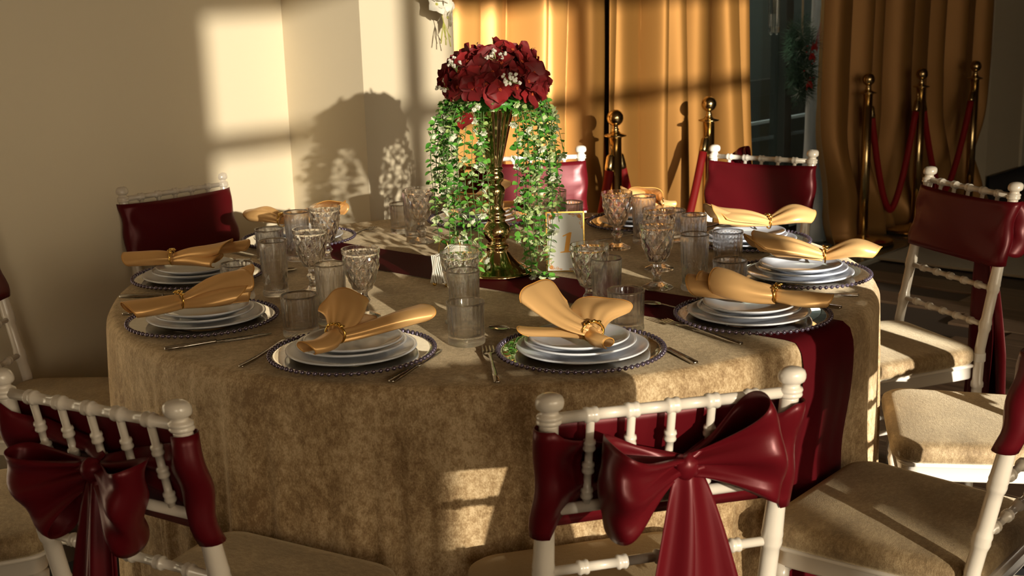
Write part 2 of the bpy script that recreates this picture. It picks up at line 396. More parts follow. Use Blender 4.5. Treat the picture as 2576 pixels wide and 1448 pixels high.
# ------------------------------------------------------------------ chairs
def yb(z): return -.195-(.085*((z-.46)/.44) if z > .46 else .0)+(.0 if z > .46 else .03*(z-.46)*-1.)
def rings(zs, r, rb, h=.006):
    out = []
    return out
def ringed_tube(p0, p1, r, nodes, rb, hw, seg=12, double=True):
    p0, p1 = Vector(p0), Vector(p1); Ln = (p1-p0).length; st = {0.: r, 1.: r}
    for f in nodes:
        w = hw/Ln
        for d, k in ((-1.25, r), (-1.1, rb*.92), (-.62, rb), (-.2, rb*.88), (.2, rb*.88), (.62, rb), (1.1, rb*.92), (1.25, r)):
            q = f+d*w
            if 0 <= q <= 1: st[q] = k
    ks = sorted(st); return tube([p0.lerp(p1, k) for k in ks], [st[k] for k in ks], seg)
def outline(w0, w1, d0, d1, rc, n=8):
    """rounded trapezoid: back half-width w0 at y=d0, front half-width w1 at y=d1"""
    pts = []
    cs = [((w1-rc), (d1-rc), 0), (-(w1-rc), (d1-rc), 90), (-(w0-rc), (d0+rc), 180), ((w0-rc), (d0+rc), 270)]
    for cx, cy, a0 in cs:
        for k in range(n+1):
            a = radians(a0+90*k/n); pts.append((cx+rc*cos(a), cy+rc*sin(a)))
    return pts
def loft(pts, levels):
    V, F = [], []; n = len(pts); cy = sum(p[1] for p in pts)/n
    for sc, z in levels:
        for x, y in pts: V.append((x*sc, cy+(y-cy)*sc, z))
    for i in range(len(levels)-1):
        for k in range(n):
            k2 = (k+1) % n; F.append([i*n+k, i*n+k2, (i+1)*n+k2, (i+1)*n+k])
    F.append(list(range(n))[::-1]); F.append([(len(levels)-1)*n+k for k in range(n)])
    return V, F
PX = .180
def bk(x, z, d): return Vector((x, yb(z)-d, z))
def loop_vf(kx, kz, kd, dx, dz, Ln, w1, T, droop, fl=1.0):
    l = sqrt(dx*dx+dz*dz); dx, dz = dx/l, dz/l; px, pz = -dz, dx
    def fn(u, v):
        vv = v*2-1; q = sin(pi*u); a = Ln*q**.85*(1-.10*vv*vv*q); w = .016+(w1-.016)*q**1.15
        d = kd+.022+T*.55*q+T*(.62)*(sin(2*pi*u))*(.55+.45*q)-.012*vv*vv*q
        d += .009*sin(vv*6+u*4)*(1-q)+.0055*sin(vv*6+9*u+Ln*40)*q+.0050*sin(vv*15+kx*90)*(1-q)**1.3*q**.3
        x = kx+dx*a+px*vv*w*fl; z = kz+dz*a+pz*vv*w*fl-droop*(q**2)*(.6+.4*abs(dx))
        return bk(x, z, d)
    return sheet(40, 16, fn)
def tail_vf(kx, kz, kd, x1, z1, w1, ph):
    def fn(u, v):
        vv = v*2-1; w = .014+(w1-.014)*min(1, u*1.9)**.7
        x = kx+(x1-kx)*u**.9+vv*w+.006*sin(4*u+ph); z = kz-(kz-z1)*u
        z0 = max(z, .04)
        d = kd+.030+.022*u*(1-u)*2+(.015*u**.5)*sin(vv*4.6+ph+u*1.8)-.010*vv*vv*(1-u*.5)
        p = bk(x, z0, d); p.y = yb(kz)-d-.02*u
        return p
    return sheet(34, 14, fn)
def band_vf(kx, kz, zt=.862, zb=.688, seed=0):
    rnd = random.Random(seed); ph = rnd.uniform(0, 6)
    path = []
    def bd(q): return .021-(.033)*min(1, q/.28)**1.2 if q < .72 else -.012+.030*((q-.72)/.28)
    for i in range(15):
        q = 1-i/14; path.append((kx+(-.176-kx)*(1-q), bd(q), q))       # back left: from the knot to the post
    for a in range(1, 8):
        t = pi/2+pi*a/8; path.append((-.178+.021*cos(t), .0+.021*sin(t), 0))
    for i in range(15): path.append((-.172+.344*i/14, -.023-.006*sin(pi*i/14), -1))
    for a in range(1, 8):
        t = -pi/2+pi*a/8; path.append((.178+.021*cos(t), .021*sin(t), 0))
    for i in range(15):
        q = i/14; path.append((.176+(kx-.176)*q, bd(q), q))
    n = len(path)-1
    def fn(u, v):
        i = min(int(round(u*n)), n); x, d, q = path[i]; qq = max(q, 0)
        e = qq**.55; zt_, zb_ = zt-(zt-kz-.016)*e, zb+(kz-.022-zb)*(qq**.40)
        if q == -1: zt_ += -.004*sin(pi*(x+.18)/.36)
        z = zt_+(zb_-zt_)*v
        dd = d+(.007*sin(v*9+ph+6*u)*min(1, 4*qq) if qq > 0 else 0)+(0 if q == -1 else .004*sin(v*11+ph))
        if q == -1: dd += .0035*sin(v*13+ph+x*14)*(exp(-(x+.18)/.05)+exp(-(.18-x)/.05))+.0012*sin(v*7+x*20+ph)
        if q == 0: x += .003*sin(v*8+ph)*(1 if x > 0 else -1)
        return bk(x, z, dd)
    return sheet(n, 12, fn)
BOW0 = dict(kx=0, kz=.785, loops=[(-1, .05, .135, .075, .045, .02), (1, .1, .135, .075, .045, .015)], tails=[(-.055, .30, .05, .3), (.05, .26, .05, 2.)])
def tie_up(ch, b, seed):
    kx, kz = b['kx'], b['kz']
    obj('sash', band_vf(kx, kz, seed=seed), M_RED, ch, solid=.0015)
    for dx, dz, Ln, w, T, dr in b['loops']: obj('bow_loop', loop_vf(kx, kz, .012, dx, dz, Ln, w, T, dr), M_RED, ch, solid=.0012)
    for x1, z1, w, ph in b['tails']: obj('bow_tail', tail_vf(kx, kz, .010, x1, z1, w, ph), M_RED, ch, solid=.0012)
    kb = ball(1, 18, 12); V = []
    for p in kb[0]:
        q = 1+.10*sin(6*atan2(p[2], p[0])+4*p[1]); V.append(tuple(bk(kx+p[0]*.019*q, kz+p[2]*.021*q, .036+p[1]*-.018)))
    obj('bow_knot', (V, kb[1]), M_RED, ch)
PARTS = {}
def chair_parts():
    P = []
    def add(nm, vf, m, sm=True): P.append((nm, mesh(nm, vf[0], vf[1], m, sm)))
    OUT = outline(.185, .208, -.195, .200, .055)
    add('seat_cushion', loft(OUT, [(.93, .415), (.99, .418), (1.02, .426), (1.025, .440), (1.01, .452), (.97, .459), (.88, .463), (.5, .466), (.15, .467)]), M_SEAT)
    add('seat_frame', loft(outline(.178, .200, -.205, .190, .04), [(.90, .372), (.965, .372), (.97, .376), (.97, .402), (1.0, .406), (1.01, .410), (1.0, .4145), (.9, .415)]), M_PEARL)
    for sx in (-1, 1):
        # back post: floor to finial, leaning back above the seat
        zs = [0, .05, .12, .13, .14, .15, .34, .3475, .352, .358, .363, .37, .46, .505, .5125, .517, .524, .531, .5355, .543, .60, .6125, .617, .624, .631, .6355, .643, .70, .80, .866, .868]
        rr = [.011, .0125, .0135, .0165, .0165, .0135, .0140, .0140, .0172, .0172, .0172, .0140, .0142, .0142, .0160, .0170, .0160, .0170, .0160, .0142, .0142, .0142, .0160, .0170, .0160, .0170, .0160, .0142, .0140, .0138, .0138]
        ks = sorted(zip(zs, rr)); add('back_post', tube([(sx*PX, yb(z), z) for z, r in ks], [r for z, r in ks], 16), M_PEARL)
        fin = lathe([(.0138, .866), (.0170, .8675), (.0182, .870), (.0176, .8725), (.0164, .874), (.0176, .8755), (.0182, .878), (.0170, .8808), (.0140, .8820), (.0125, .885), (.0128, .8885), (.0165, .8900), (.0190, .8925), (.0200, .8970), (.0197, .9025), (.0175, .9078), (.0120, .9115), (.005, .9128), (.001, .913)], 24)
        add('finial', ([(p[0]+sx*PX, p[1]+yb(.885)+(p[2]-.885)*-.19, p[2]) for p in fin[0]], fin[1]), M_PEARL)
        add('front_leg', xf(lathe([(.010, 0), (.0125, .03), (.0135, .10), (.0165, .115), (.0165, .125), (.013, .14), (.0140, .26), (.0165, .275), (.0180, .283), (.0150, .292), (.0180, .301), (.0165, .309), (.0145, .325), (.0160, .345), (.0175, .374)], 14), Matrix.Translation((sx*.182, .165, 0))), M_PEARL)
        st = lathe([(.0158, -.012), (.0166, -.010), (.0166, .010), (.0158, .012)], 16)
        add('tie_strap', ([(p[0]+sx*PX, p[1]+yb(.44), p[2]+.436) for p in st[0]], st[1]), M_STRAP)
        for z in (.15, .26): add('side_stretcher', ringed_tube((sx*.181, -.19, z), (sx*.182, .165, z), .0075, (.25, .5, .75), .0105, .006), M_PEARL)
    top = [(-PX+.36*(k/6)) for k in range(1, 6)]
    add('top_rail', ringed_tube(bk(-PX, .874, 0), bk(PX, .874, 0), .0082, [k/6 for k in range(1, 6)], .0118, .0085, 14), M_PEARL)
    for x in top:
        z0, z1 = .866, .734; add('spindle', ringed_tube(bk(x, z1, 0), bk(x, z0, 0), .0060, (.12, .43, .70), .0096, .0068, 10), M_PEARL)
    add('middle_rail', tube([bk(-PX, .728, 0), bk(PX, .728, 0)], .0085, 12), M_PEARL)
    for z in (.624, .524): add('rung', ringed_tube(bk(-PX, z, 0), bk(PX, z, 0), .0073, [k/6 for k in range(1, 6)], .0116, .0072, 12), M_PEARL)
    add('front_rail', tube([(-.182, .165, .350), (-.1, .176, .346), (.1, .176, .346), (.182, .165, .350)], .0085, 10), M_PEARL)
    return P
CP = chair_parts()
BOWS = {
 'FR': dict(kx=.012, kz=.788, loops=[(-1, -.05, .138, .075, .090, .0), (1, .20, .132, .088, .06, .0)], tails=[(-.030, .30, .056, .3), (.074, .26, .070, 2.2)]),
 'FL': dict(kx=.018, kz=.788, loops=[(-1, -.34, .148, .078, .05, .012), (.66, -.22, .105, .082, .06, .012)], tails=[(-.020, .30, .052, .4), (.045, .34, .036, 2.)]),
 'BL': dict(kx=.0, kz=.80, loops=[(-.42, .80, .150, .055, .05, 0), (1, -.3, .13, .07, .04, .02)], tails=[(-.05, .30, .05, .3), (.05, .26, .05, 2.)]),
 'BR': dict(kx=.05, kz=.80, loops=[(1, -.25, .13, .07, .04, .01), (.55, .8, .115, .04, .03, 0)], tails=[(0, .30, .05, .3), (.09, .26, .05, 2.)]),
 'S4': dict(kx=0, kz=.785, loops=[(-1, .0, .14, .08, .05, .02), (1, .0, .14, .08, .05, .02)], tails=[(-.085, .20, .095, .3), (.085, .16, .095, 2.)]),  # out-of-view tails made extra wide to shade the seat of chair R
 'R': dict(kx=-.06, kz=.775, loops=[(-1, .15, .135, .075, .05, .012), (1, .0, .13, .07, .045, .02)], tails=[(-.09, .10, .075, .3), (-.02, .16, .065, 2.)]),
}
CL = {
 'FL': 'white pearl chair with drooping dark bow, empty in shade at front left', 'FR': 'white pearl chair with big glossy burgundy bow nearest the viewer',
 'RF': 'white chair at right front with broad mottled seat beside hanging runner end', 'S4': 'chair with sunlit beige seat and its back out of the picture',
 'R': 'white chair at right whose dark sash trails to the wooden floor', 'BR': 'white chair with sunlit burgundy sash standing before the sheer curtain',
 'BM': 'white chair half hidden behind the gold vase and trailing greenery', 'BL': 'white chair with dark sash backed against the beige wall corner',
 'C9': 'white chair cut by left edge, its sash against the plain wall', 'C10': 'beige seat at lower left, its chair back outside the picture'}
CMESH = {}
for i, (k, (x, y, f)) in enumerate(CHAIRS.items()):
    ch = thing('banquet_chair', CL[k], 'chair', (x, y, 0), radians(f)-pi/2, 'white chairs around the round table')
    for nm, me in CP:
        if nm == 'seat_cushion' and k == 'FR': me = me.copy(); me.materials[0] = M_SEAT2
        link(nm, me, ch)
    tie_up(ch, BOWS.get(k, BOW0), i)

# ------------------------------------------------------------------ place settings
AZ = {1: -76.66, 2: -111.14, 3: -147.43, 4: 177.08, 5: 139.03, 6: 93.8, 7: 54.47, 8: 22.13, 9: -10.63, 10: -43.35}
WH = {1: 'at the big bow chair', 2: 'at the front place left of center', 3: 'at the lower left-edge place', 4: 'at the upper left-edge place', 5: 'at the wall corner place',
      6: 'at the place behind the vase', 7: 'at the place behind the card', 8: 'at the place before the sheer curtain', 9: 'at the bright right-edge place', 10: 'at the place on the runner end'}
M_CH = lathe([(.001, .0035), (.085, .0035), (.098, .006), (.118, .0095), (.150, .0125), (.157, .0135), (.1578, .0120), (.150, .0100), (.118, .0070), (.100, .0030), (.085, .0005), (.001, .0005)], 80,
             lambda a, i, r, z: r*(1+.004*sin(40*a)) if i in (2, 3, 8, 9) else r, False)
CH_ME = mesh('dish', *M_CH, M_GLASSG)
RIM_ME = mesh('rim_wire', *tube([(.1605*cos(2*pi*k/96), .1605*sin(2*pi*k/96), .0135) for k in range(96)], .0010, 6, False, True), M_BEAD)
BEAD_ME = mesh('bead', *ball(.0046, 10, 7), M_BEAD)
def plate_me(r, nm):
    return mesh(nm, *lathe([(.001, .0050), (r*.60, .0050), (r*.72, .0075), (r*.93, .0150), (r*.985, .0172), (r, .0166), (r*1.003, .0148), (r*.985, .0130), (r*.90, .0098), (r*.72, .0028), (r*.62, .0008), (r*.60, 0), (r*.54, 0), (r*.53, .0015), (.001, .0015)], 64, None, False), M_PORC)
PLS = [('dinner_plate', plate_me(.1275, 'dinner_plate'), .0045, 'large white plate, lowest of the stack'), ('salad_plate', plate_me(.108, 'salad_plate'), .0150, 'white plate in the middle of the stack'),
       ('dessert_plate', plate_me(.097, 'dessert_plate'), .0235, 'small white plate topmost of the stack')]
# glasses
def diamond(a, z, n, kz):
    p = a*n/(2*pi)+z*kz; q = a*n/(2*pi)-z*kz
    t = lambda x: abs((x % 1)*2-1)
    return min(t(p), t(q))
def goblet():
    prof = [(.0015, .0), (.034, .0), (.0365, .002), (.036, .0045), (.026, .009), (.013, .016), (.0095, .024), (.0085, .030), (.0125, .035), (.0155, .040), (.0125, .0455), (.0095, .051), (.0105, .058), (.017, .063)]
    n0 = len(prof); out = []
    for i in range(22):
        t = i/21; r = .022+.0200*sin(min(1, t*1.18)*pi/2)**.8; out.append((r, .066+.089*t))
    inn = [(o[0]-.0030, o[1]) for o in out[::-1]]+[(.012, .068), (.001, .066)]
    P = prof+out+inn
    def rf(a, i, r, z):
        if n0+1 <= i < n0+19: return r-.0040*(1-diamond(a, z-.066, 10, 30))
        if 7 <= i < n0: return r*(1+.05*cos(6*a))
        if i < 5: return r*(1+.02*cos(12*a))
        return r
    return lathe(P, 80, rf, False)
def highball():
    out = [(.0015, 0), (.0295, 0), (.0305, .002), (.0305, .010), (.0300, .013)]+[(.0300+.0036*(i/26), .013+.119*i/26) for i in range(1, 27)]
    inn = [(.0322, .1318), (.0318, .128), (.0285, .018), (.024, .014), (.001, .0135)]
    def rf(a, i, r, z):
        if 2 <= i <= 3: return r*(1+.025*cos(40*a))
        if 5 <= i <= 14: return r-.0022*(1-diamond(a, z-.013, 9, 42))
        if 15 <= i < 27: return r-.0011*abs(cos(9*a))
        return r
    return lathe(out+inn, 108, rf, False)
def tumbler():
    out = [(.0015, 0), (.0350, 0), (.0372, .002), (.0376, .006), (.0370, .013), (.0366, .0145)]+[(.0366+.0022*(i/12), .0145+.0725*i/12) for i in range(1, 13)]
    inn = [(.0374, .0868), (.0368, .082), (.0345, .026), (.031, .0185), (.001, .0175)]
    n = len(out)
    def rf(a, i, r, z):
        if 2 <= i <= 4: return r*(1+.010*cos(60*a))
        if n+1 <= i <= n+2: return r-.0016*abs(cos(11*a))
        if 6 <= i < 16: return r-.0008*abs(cos(11*a))
        return r
    return lathe(out+inn, 110, rf, False)
G_ME = {'goblet': mesh('goblet', *goblet(), M_GLASS, False), 'highball': mesh('highball_glass', *highball(), M_GLASS2), 'tumbler': mesh('tumbler', *tumbler(), M_GLASS2)}
G_NM = {'goblet': ('crystal_goblet', 'cut crystal goblet on a short stem ', 'stemmed goblets'), 'highball': ('highball_glass', 'tall glass with diagonal cuts ', 'tall cut glasses'), 'tumbler': ('short_tumbler', 'short ribbed tumbler with thick base ', 'short ribbed tumblers')}
GL = [(1, 'goblet', 0.212, -0.427), (1, 'highball', 0.245, -0.458), (1, 'tumbler', 0.276, -0.565), (2, 'goblet', -0.065, -0.463), (2, 'highball', -0.055, -0.54), (2, 'tumbler', -0.05, -0.627), (3, 'goblet', -0.281, -0.398), (3, 'highball', -0.344, -0.438), (3, 'tumbler', -0.398, -0.527), (4, 'goblet', -0.429, -0.143), (4, 'highball', -0.517, -0.154), (4, 'tumbler', -0.598, -0.192), (5, 'goblet', -0.438, 0.158), (5, 'highball', -0.525, 0.234), (5, 'tumbler', -0.603, 0.251), (6, 'goblet', -0.209, 0.443), (6, 'highball', -0.235, 0.553), (6, 'tumbler', -0.275, 0.612), (7, 'goblet', 0.125, 0.365), (7, 'highball', 0.174, 0.491), (7, 'tumbler', 0.22, 0.55), (8, 'goblet', 0.333, 0.276), (8, 'highball', 0.413, 0.345), (8, 'tumbler', 0.493, 0.368), (9, 'goblet', 0.413, -0.002), (9, 'highball', 0.503, 0.03), (9, 'tumbler', 0.59, 0.033), (10, 'goblet', 0.383, -0.211), (10, 'highball', 0.468, -0.221), (10, 'tumbler', 0.535, -0.306)]
for k, kind, x, y in GL:
    nm, lb, gr = G_NM[kind]; zt = .7605
    yy = (Vector((x, y, 0)).dot(RN)-RC)
    if abs(yy) < RWD+.035: zt = .7632
    tag(link(nm, G_ME[kind], None, (x, y, zt), (0, 0, x*37+y*11)), lb+WH[k], 'glass', gr)
# cutlery, laid along +x (handle end outwards at x=+.1)
def strip(pts, th):
    """pts: (x, halfwidth, z) -> closed bar"""
    V, F = [], []
    for x, w, z in pts:
        V += [(x, -w, z), (x, w, z), (x, w*.8, z+th), (x, -w*.8, z+th)]
    n = len(pts)
    for i in range(n-1):
        for k in range(4):
            k2 = (k+1) % 4; F.append([i*4+k, i*4+k2, (i+1)*4+k2, (i+1)*4+k])
    F.append([0, 1, 2, 3][::-1]); F.append([(n-1)*4+k for k in range(4)])
    return V, F
def fork():
    h = strip([(.102, .0035, .001), (.100, .0055, .001), (.06, .0046, .0014), (.02, .0030, .003), (-.015, .0026, .006), (-.035, .0035, .0065), (-.045, .0095, .005), (-.054, .0112, .0035)], .0028)
    ti = [xf(strip([(-.052, .0020, .0036), (-.075, .0017, .0022), (-.098, .0007, .0040)], .0016), Matrix.Translation((0, (i-1.5)*.0062, 0))) for i in range(4)]
    return join(h, *ti)
def knife():
    return join(strip([(.110, .0045, .001), (.108, .0066, .0005), (.06, .0062, .0005), (.015, .0048, .001), (.008, .0055, .001), (.004, .0055, .001)], .0055),
                strip([(.005, .0058, .0015), (-.02, .0075, .0015), (-.07, .0080, .0012), (-.095, .0062, .001), (-.112, .0008, .0008)], .0016))
def spoon():
    h = strip([(.098, .004, .001), (.094, .0052, .001), (.05, .0040, .0014), (.0, .0026, .004), (-.035, .0024, .006), (-.042, .004, .0055)], .0024)
    def fn(u, v):
        a = (v*2-1)*pi/2; w = .0165*sqrt(max(0, 1-((u*2-1))**2)); x = -.04-.048*u
        return (x, w*sin(a), .0065-.0055*cos(a)*sqrt(max(0, 1-(u*2-1)**2)))
    return join(h, sheet(12, 8, fn))
FK, KN, SP = mesh('fork', *xf(fork(), Matrix.Scale(1.15, 4)), M_SILVER), mesh('table_knife', *knife(), M_SILVER), mesh('spoon', *spoon(), M_SILVER)
# napkins, in the frame of the setting: +x points outwards from the table centre
def lobe(ang, Ln, w0, w1, h0, h1, th, lift=0., zb=0., p=.8, off=(0, 0), wav=.10, seed=0):
    """a gathered cloth lobe from the ring outwards; p < 0 makes its end close into a folded loop"""
    ca, sa = cos(radians(ang)), sin(radians(ang)); rnd = random.Random(seed); ph = rnd.uniform(0, 6); sk = rnd.uniform(-.16, .16); tw = rnd.uniform(-.3, .3); sw = rnd.uniform(-.012, .012)
    def fn(u, v):
        vv = v*2-1; t = radians(th)*vv+tw*u
        k = sin(min(1, u*1.02)*pi*.80)/sin(pi*.5) if p < 0 else u**p
        w = (w0+(w1-w0)*k)*(1+.07*sin(6*u+ph)); h = (h0+(h1-h0)*k)*(1+.10*sin(5*u+ph*2))
        m = 1+wav*sin(6*vv+ph+2*u)*(.35+.65*u)+.13*sin(13*vv+ph)*(1-u)**1.5
        y = w*sin(t)*m+sw*sin(pi*u); z = zb+h+h*cos(t)*m+lift*u**1.3
        x = Ln*u*(1-.16*vv*vv*u+sk*vv*u*(p > 0))
        return (off[0]+ca*x-sa*y, off[1]+sa*x+ca*y, max(z, zb))
    return sheet(26, 34, fn)
def hem_of(vf, nu, nv):
    V = vf[0]; return tube([V[nu*(nv+1)+j] for j in range(nv+1)], .0011, 6)
RINGX = .055
NAPK = {
 'A': [(4, .062, .016, .012, .014, .011, 165, -.002), (214, .125, .013, .052, .013, .034, 92, .028), (146, .112, .013, .060, .012, .027, 84, .010), (228, .150, .010, .017, .008, .010, 120, 0)],
 'B': [(-6, .090, .015, .026, .013, .013, 150, -.002, -1), (204, .108, .014, .046, .013, .032, 92, .022), (150, .205, .013, .036, .013, .016, 128, .012), (178, .12, .012, .032, .010, .016, 88, 0)],
 'C': [(3, .125, .015, .038, .013, .018, 140, .0, -1), (176, .150, .015, .050, .013, .026, 112, .016), (158, .145, .013, .030, .012, .018, 150, .002), (190, .190, .012, .036, .012, .022, 88, .014)],
 'D': [(-4, .130, .015, .046, .014, .026, 112, .004, -1), (184, .170, .015, .070, .014, .034, 100, .012), (164, .13, .014, .046, .012, .024, 112, .002), (198, .19, .013, .036, .012, .028, 100, .020)],
 'E': [(8, .115, .016, .026, .015, .013, 150, -.006, -1), (180, .135, .018, .040, .017, .029, 168, .004), (182, .165, .016, .034, .015, .025, 150, .004), (186, .190, .014, .029, .013, .021, 140, .002)],
}
NV_ = {1: ('A', 8, 0), 2: ('B', -6, 0), 3: ('C', 4, 0), 4: ('C', 0, 0), 5: ('D', 12, 0), 6: ('A', 20, 0), 7: ('A', -25, 0), 8: ('D', -14, 0), 9: ('D', -4, 0), 10: ('E', 14, 0)}
NL = {1: 'gold satin napkin with two raised lobes, spread open ', 2: 'gold satin napkin with one long pointed fold ', 3: 'gold satin napkin gathered flat in a leaf ring ', 4: 'gold satin napkin rolled long like a horn ',
      5: 'gold satin napkin half hidden behind glasses ', 6: 'gold satin napkin seen through the green vines ', 7: 'gold satin napkin seen behind a goblet ', 8: 'gleaming gold satin napkin flared both ways ', 9: 'wide sunlit gold satin napkin ', 10: 'tightly rolled gold satin napkin with three hems '}
def ring_parts():
    pts = [(.0, .0225*cos(a), .0225+.0185*sin(a)) for a in [2*pi*k/28 for k in range(28)]]
    r = tube(pts, .0021, 8, False, True)
    lv = []
    for k in range(9):
        a = radians(-40+80*k/8); c = Vector((.003*sin(k*2.3), .0235*sin(a), .0225+.0205*cos(a)))
        lv.append(xf(ball(.0055, 8, 6, (0, 0, 0), (1.25, .55, .42)), Matrix.Translation(c) @ Matrix.Rotation(k*1.1, 4, 'Z') @ Matrix.Rotation(-a, 4, 'X')))
    return mesh('napkin_ring', *r, M_GOLD), mesh('leaf_ornament', *join(*lv), M_GOLD)
RG, ORN = ring_parts()
FKP = {1: (.002, -.785, -85), 2: (-.438, -.647, -110), 3: (-.735, -.255, -150), 5: (-.405, .56, -109), 9: (.703, -.316, -9), 10: (.421, -.613, -56)}
KNP = {1: (.340, -.719, -68), 2: (-.139, -.78, -112), 3: (-.562, -.568, -153), 4: (-.785, -.143, 178), 10: (.668, -.380, -44)}
SPP = {1: (.070, -.570, -30), 4: (-.59, .075, 200), 10: (.397, -.421, -42)}
rnd = random.Random(11)
for k in range(1, 11):
    a = radians(AZ[k]); c = Vector((.75*cos(a), .75*sin(a), .7605)); wh = WH[k]
    onrun = abs(c.dot(RN)-RC) < RWD+.16
    if onrun: c.z = .7632
    ch = thing('glass_charger', 'clear glass charger rimmed with lilac beads '+wh, 'charger plate', c, a+k, 'beaded glass chargers')
    link('dish', CH_ME, ch); link('rim_wire', RIM_ME, ch)
    if k in (1, 2, 3, 4, 8, 9, 10):
        for i in range(74): link('bead', BEAD_ME, ch, (.1605*cos(2*pi*i/74), .1605*sin(2*pi*i/74), .0135))
    else:
        bv = join(*[xf((BV := ball(.0046, 8, 6)), Matrix.Translation((.1605*cos(2*pi*i/74), .1605*sin(2*pi*i/74), .0135))) for i in range(74)])
        stuff(obj('bead_rim', bv, M_BEAD, ch))
    px, py = rnd.uniform(-.006, .006), rnd.uniform(-.006, .006)
    for j, (nm, me, dz, lb) in enumerate(PLS):
        o = tag(link(nm, me, None, (c.x+px+rnd.uniform(-.004, .004), c.y+py+rnd.uniform(-.004, .004), c.z+dz)), lb+' '+wh, 'plate', nm.replace('_', ' ')+'s')
    var, rot, _ = NV_[k]
    nz = c.z+.0235+.0162
    npk = thing('gold_napkin', NL[k]+wh, 'napkin', (c.x+px, c.y+py, nz), a+radians(rot), 'gold satin napkins')
    npk['label'] = NL[k]+wh
    for j, q in enumerate(NAPK[var]):
        ang, Ln, w0, w1, h0, h1, th, lift = q[:8]
        vf = lobe(ang, Ln, w0, w1, h0, h1, th, lift, zb=.0 if j else .001, p=q[8] if len(q) > 8 else .8, off=(RINGX, 0), seed=k*7+j)
        o = obj('napkin_fold', vf, M_NAP, npk, solid=.0014)
        obj('hem', hem_of(vf, 26, 34), M_HEM, o)
    rg = link('napkin_ring', RG, npk, (RINGX+.002, 0, -.003)); link('leaf_ornament', ORN, rg)
    er, et = Vector((cos(a), sin(a), 0)), Vector((-sin(a), cos(a), 0))
    def lay(nm, me, lb, dr, dt, tw):
        p = c+er*dr+et*dt; z = .7612
        if abs(p.dot(RN)-RC) < RWD+.1: z = .7640
        # the tablecloth rounds off near the edge
        tag(link(nm, me, None, (p.x, p.y, z), (0, 0, a+radians(tw))), lb+' '+wh, 'cutlery', nm.replace('_', ' ')+'s')
    def put(nm, me, lb, x, y, az):
        z = .7640 if abs(x*RN.x+y*RN.y-RC) < RWD+.1 else .7612
        tag(link(nm, me, None, (x, y, z), (0, 0, radians(az))), lb+' '+wh, 'cutlery', nm.replace('_', ' ')+'s')
    if k in FKP: put('fork', FK, 'steel fork left of the plates', *FKP[k])
    elif k != 8: lay('fork', FK, 'steel fork left of the plates', .03, -.205, 2)
    if k in KNP: put('table_knife', KN, 'steel knife right of the plates', *KNP[k])
    elif k != 9: lay('table_knife', KN, 'steel knife right of the plates', .045, .20, -3)
    if k in SPP: put('spoon', SP, 'steel dessert spoon above the plates', *SPP[k])
    elif k in (2, 6, 7, 9): lay('spoon', SP, 'steel dessert spoon above the plates', -.195, -.055, 150)

# ------------------------------------------------------------------ centrepiece
vs = thing('gold_vase', 'tall gold trumpet vase on a flared foot holding red hydrangeas', 'vase', (.010, 0, .7632))
def vprof(a, i, r, z): return r
obj('foot', lathe([(.001, 0), (.083, 0), (.0855, .002), (.0855, .005), (.080, .009), (.066, .017), (.050, .029), (.038, .042), (.0305, .054), (.0265, .062), (.030, .066), (.0305, .070), (.026, .0745)], 56), M_VASE, vs)
obj('stem', lathe([(.026, .0745), (.0225, .080), (.0240, .085), (.0310, .092), (.0345, .101), (.0350, .109), (.0320, .119), (.0255, .127), (.0215, .131), (.0225, .135), (.0250, .139), (.0250, .142), (.0195, .146), (.0235, .150), (.0240, .155), (.0185, .160), (.0165, .165), (.0185, .180), (.0225, .197), (.0240, .209), (.0215, .217), (.0150, .222), (.0150, .227), (.0205, .233), (.0225, .241), (.0205, .249), (.0160, .255), (.0190, .259), (.0205, .263), (.0175, .267)], 40), M_VASE, vs)
def flute(a, i, r, z): return r*(1+.035*cos(12*a)*min(1, (z-.265)/.03))
obj('trumpet', lathe([(.0175, .267), (.0200, .280), (.0270, .310), (.0350, .345), (.0430, .380), (.0500, .408), (.0510, .410), (.0490, .408), (.0415, .380), (.0330, .345), (.0250, .310), (.0180, .285), (.001, .28)], 96, flute, False), M_VASE, vs)
CZ = .7632
fl = thing('hydrangea_bouquet', 'domed bouquet of dark red hydrangea flowers topping the gold vase', 'bouquet', (.018, 0, 0))
core = ball(1, 24, 14); obj('flower_foam', ([(p[0]*.098, p[1]*.098, 1.232+p[2]*(.068 if p[2] > 0 else .035)) for p in core[0]], core[1]), M_PETAL, fl)
obj('holder_stem', lathe([(.006, 1.08), (.006, 1.2)], 10), M_STEMD, fl)
def petal(sz, cup, sd):
    r = random.Random(sd); a1 = r.uniform(.6, 1.2)
    def fn(u, v):
        vv = v*2-1; w = sz*.62*(sin(pi*min(1, u*.80+.10))**.75)*(1 if u < 1 else .9); x = sz*u*(1-.08*abs(vv)**3*0)-sz*.10*(u**4)*(1-abs(vv)) if False else sz*u
        x = sz*u*(1-.16*vv*vv*u)
        z = cup*sz*(u*u*.5+.35*vv*vv*u)+sz*.05*sin(3*vv+a1*5)*u
        return (x, vv*w, z)
    return sheet(6, 6, fn)
PET = [mesh('petal', *petal(.033, c, i), m) for i, (c, m) in enumerate(((.15, M_PETAL), (.35, M_PETAL), (.25, M_PETAL2), (.5, M_PETAL), (.1, M_PETAL2), (.4, M_PETAL)))]
STA = mesh('flower_centre', *join(*[ball(.0018, 6, 4, (.003*cos(k*1.3)*(k > 0), .003*sin(k*1.3)*(k > 0), .003)) for k in range(6)]), M_STAMEN)
rnd = random.Random(5); NF = 74
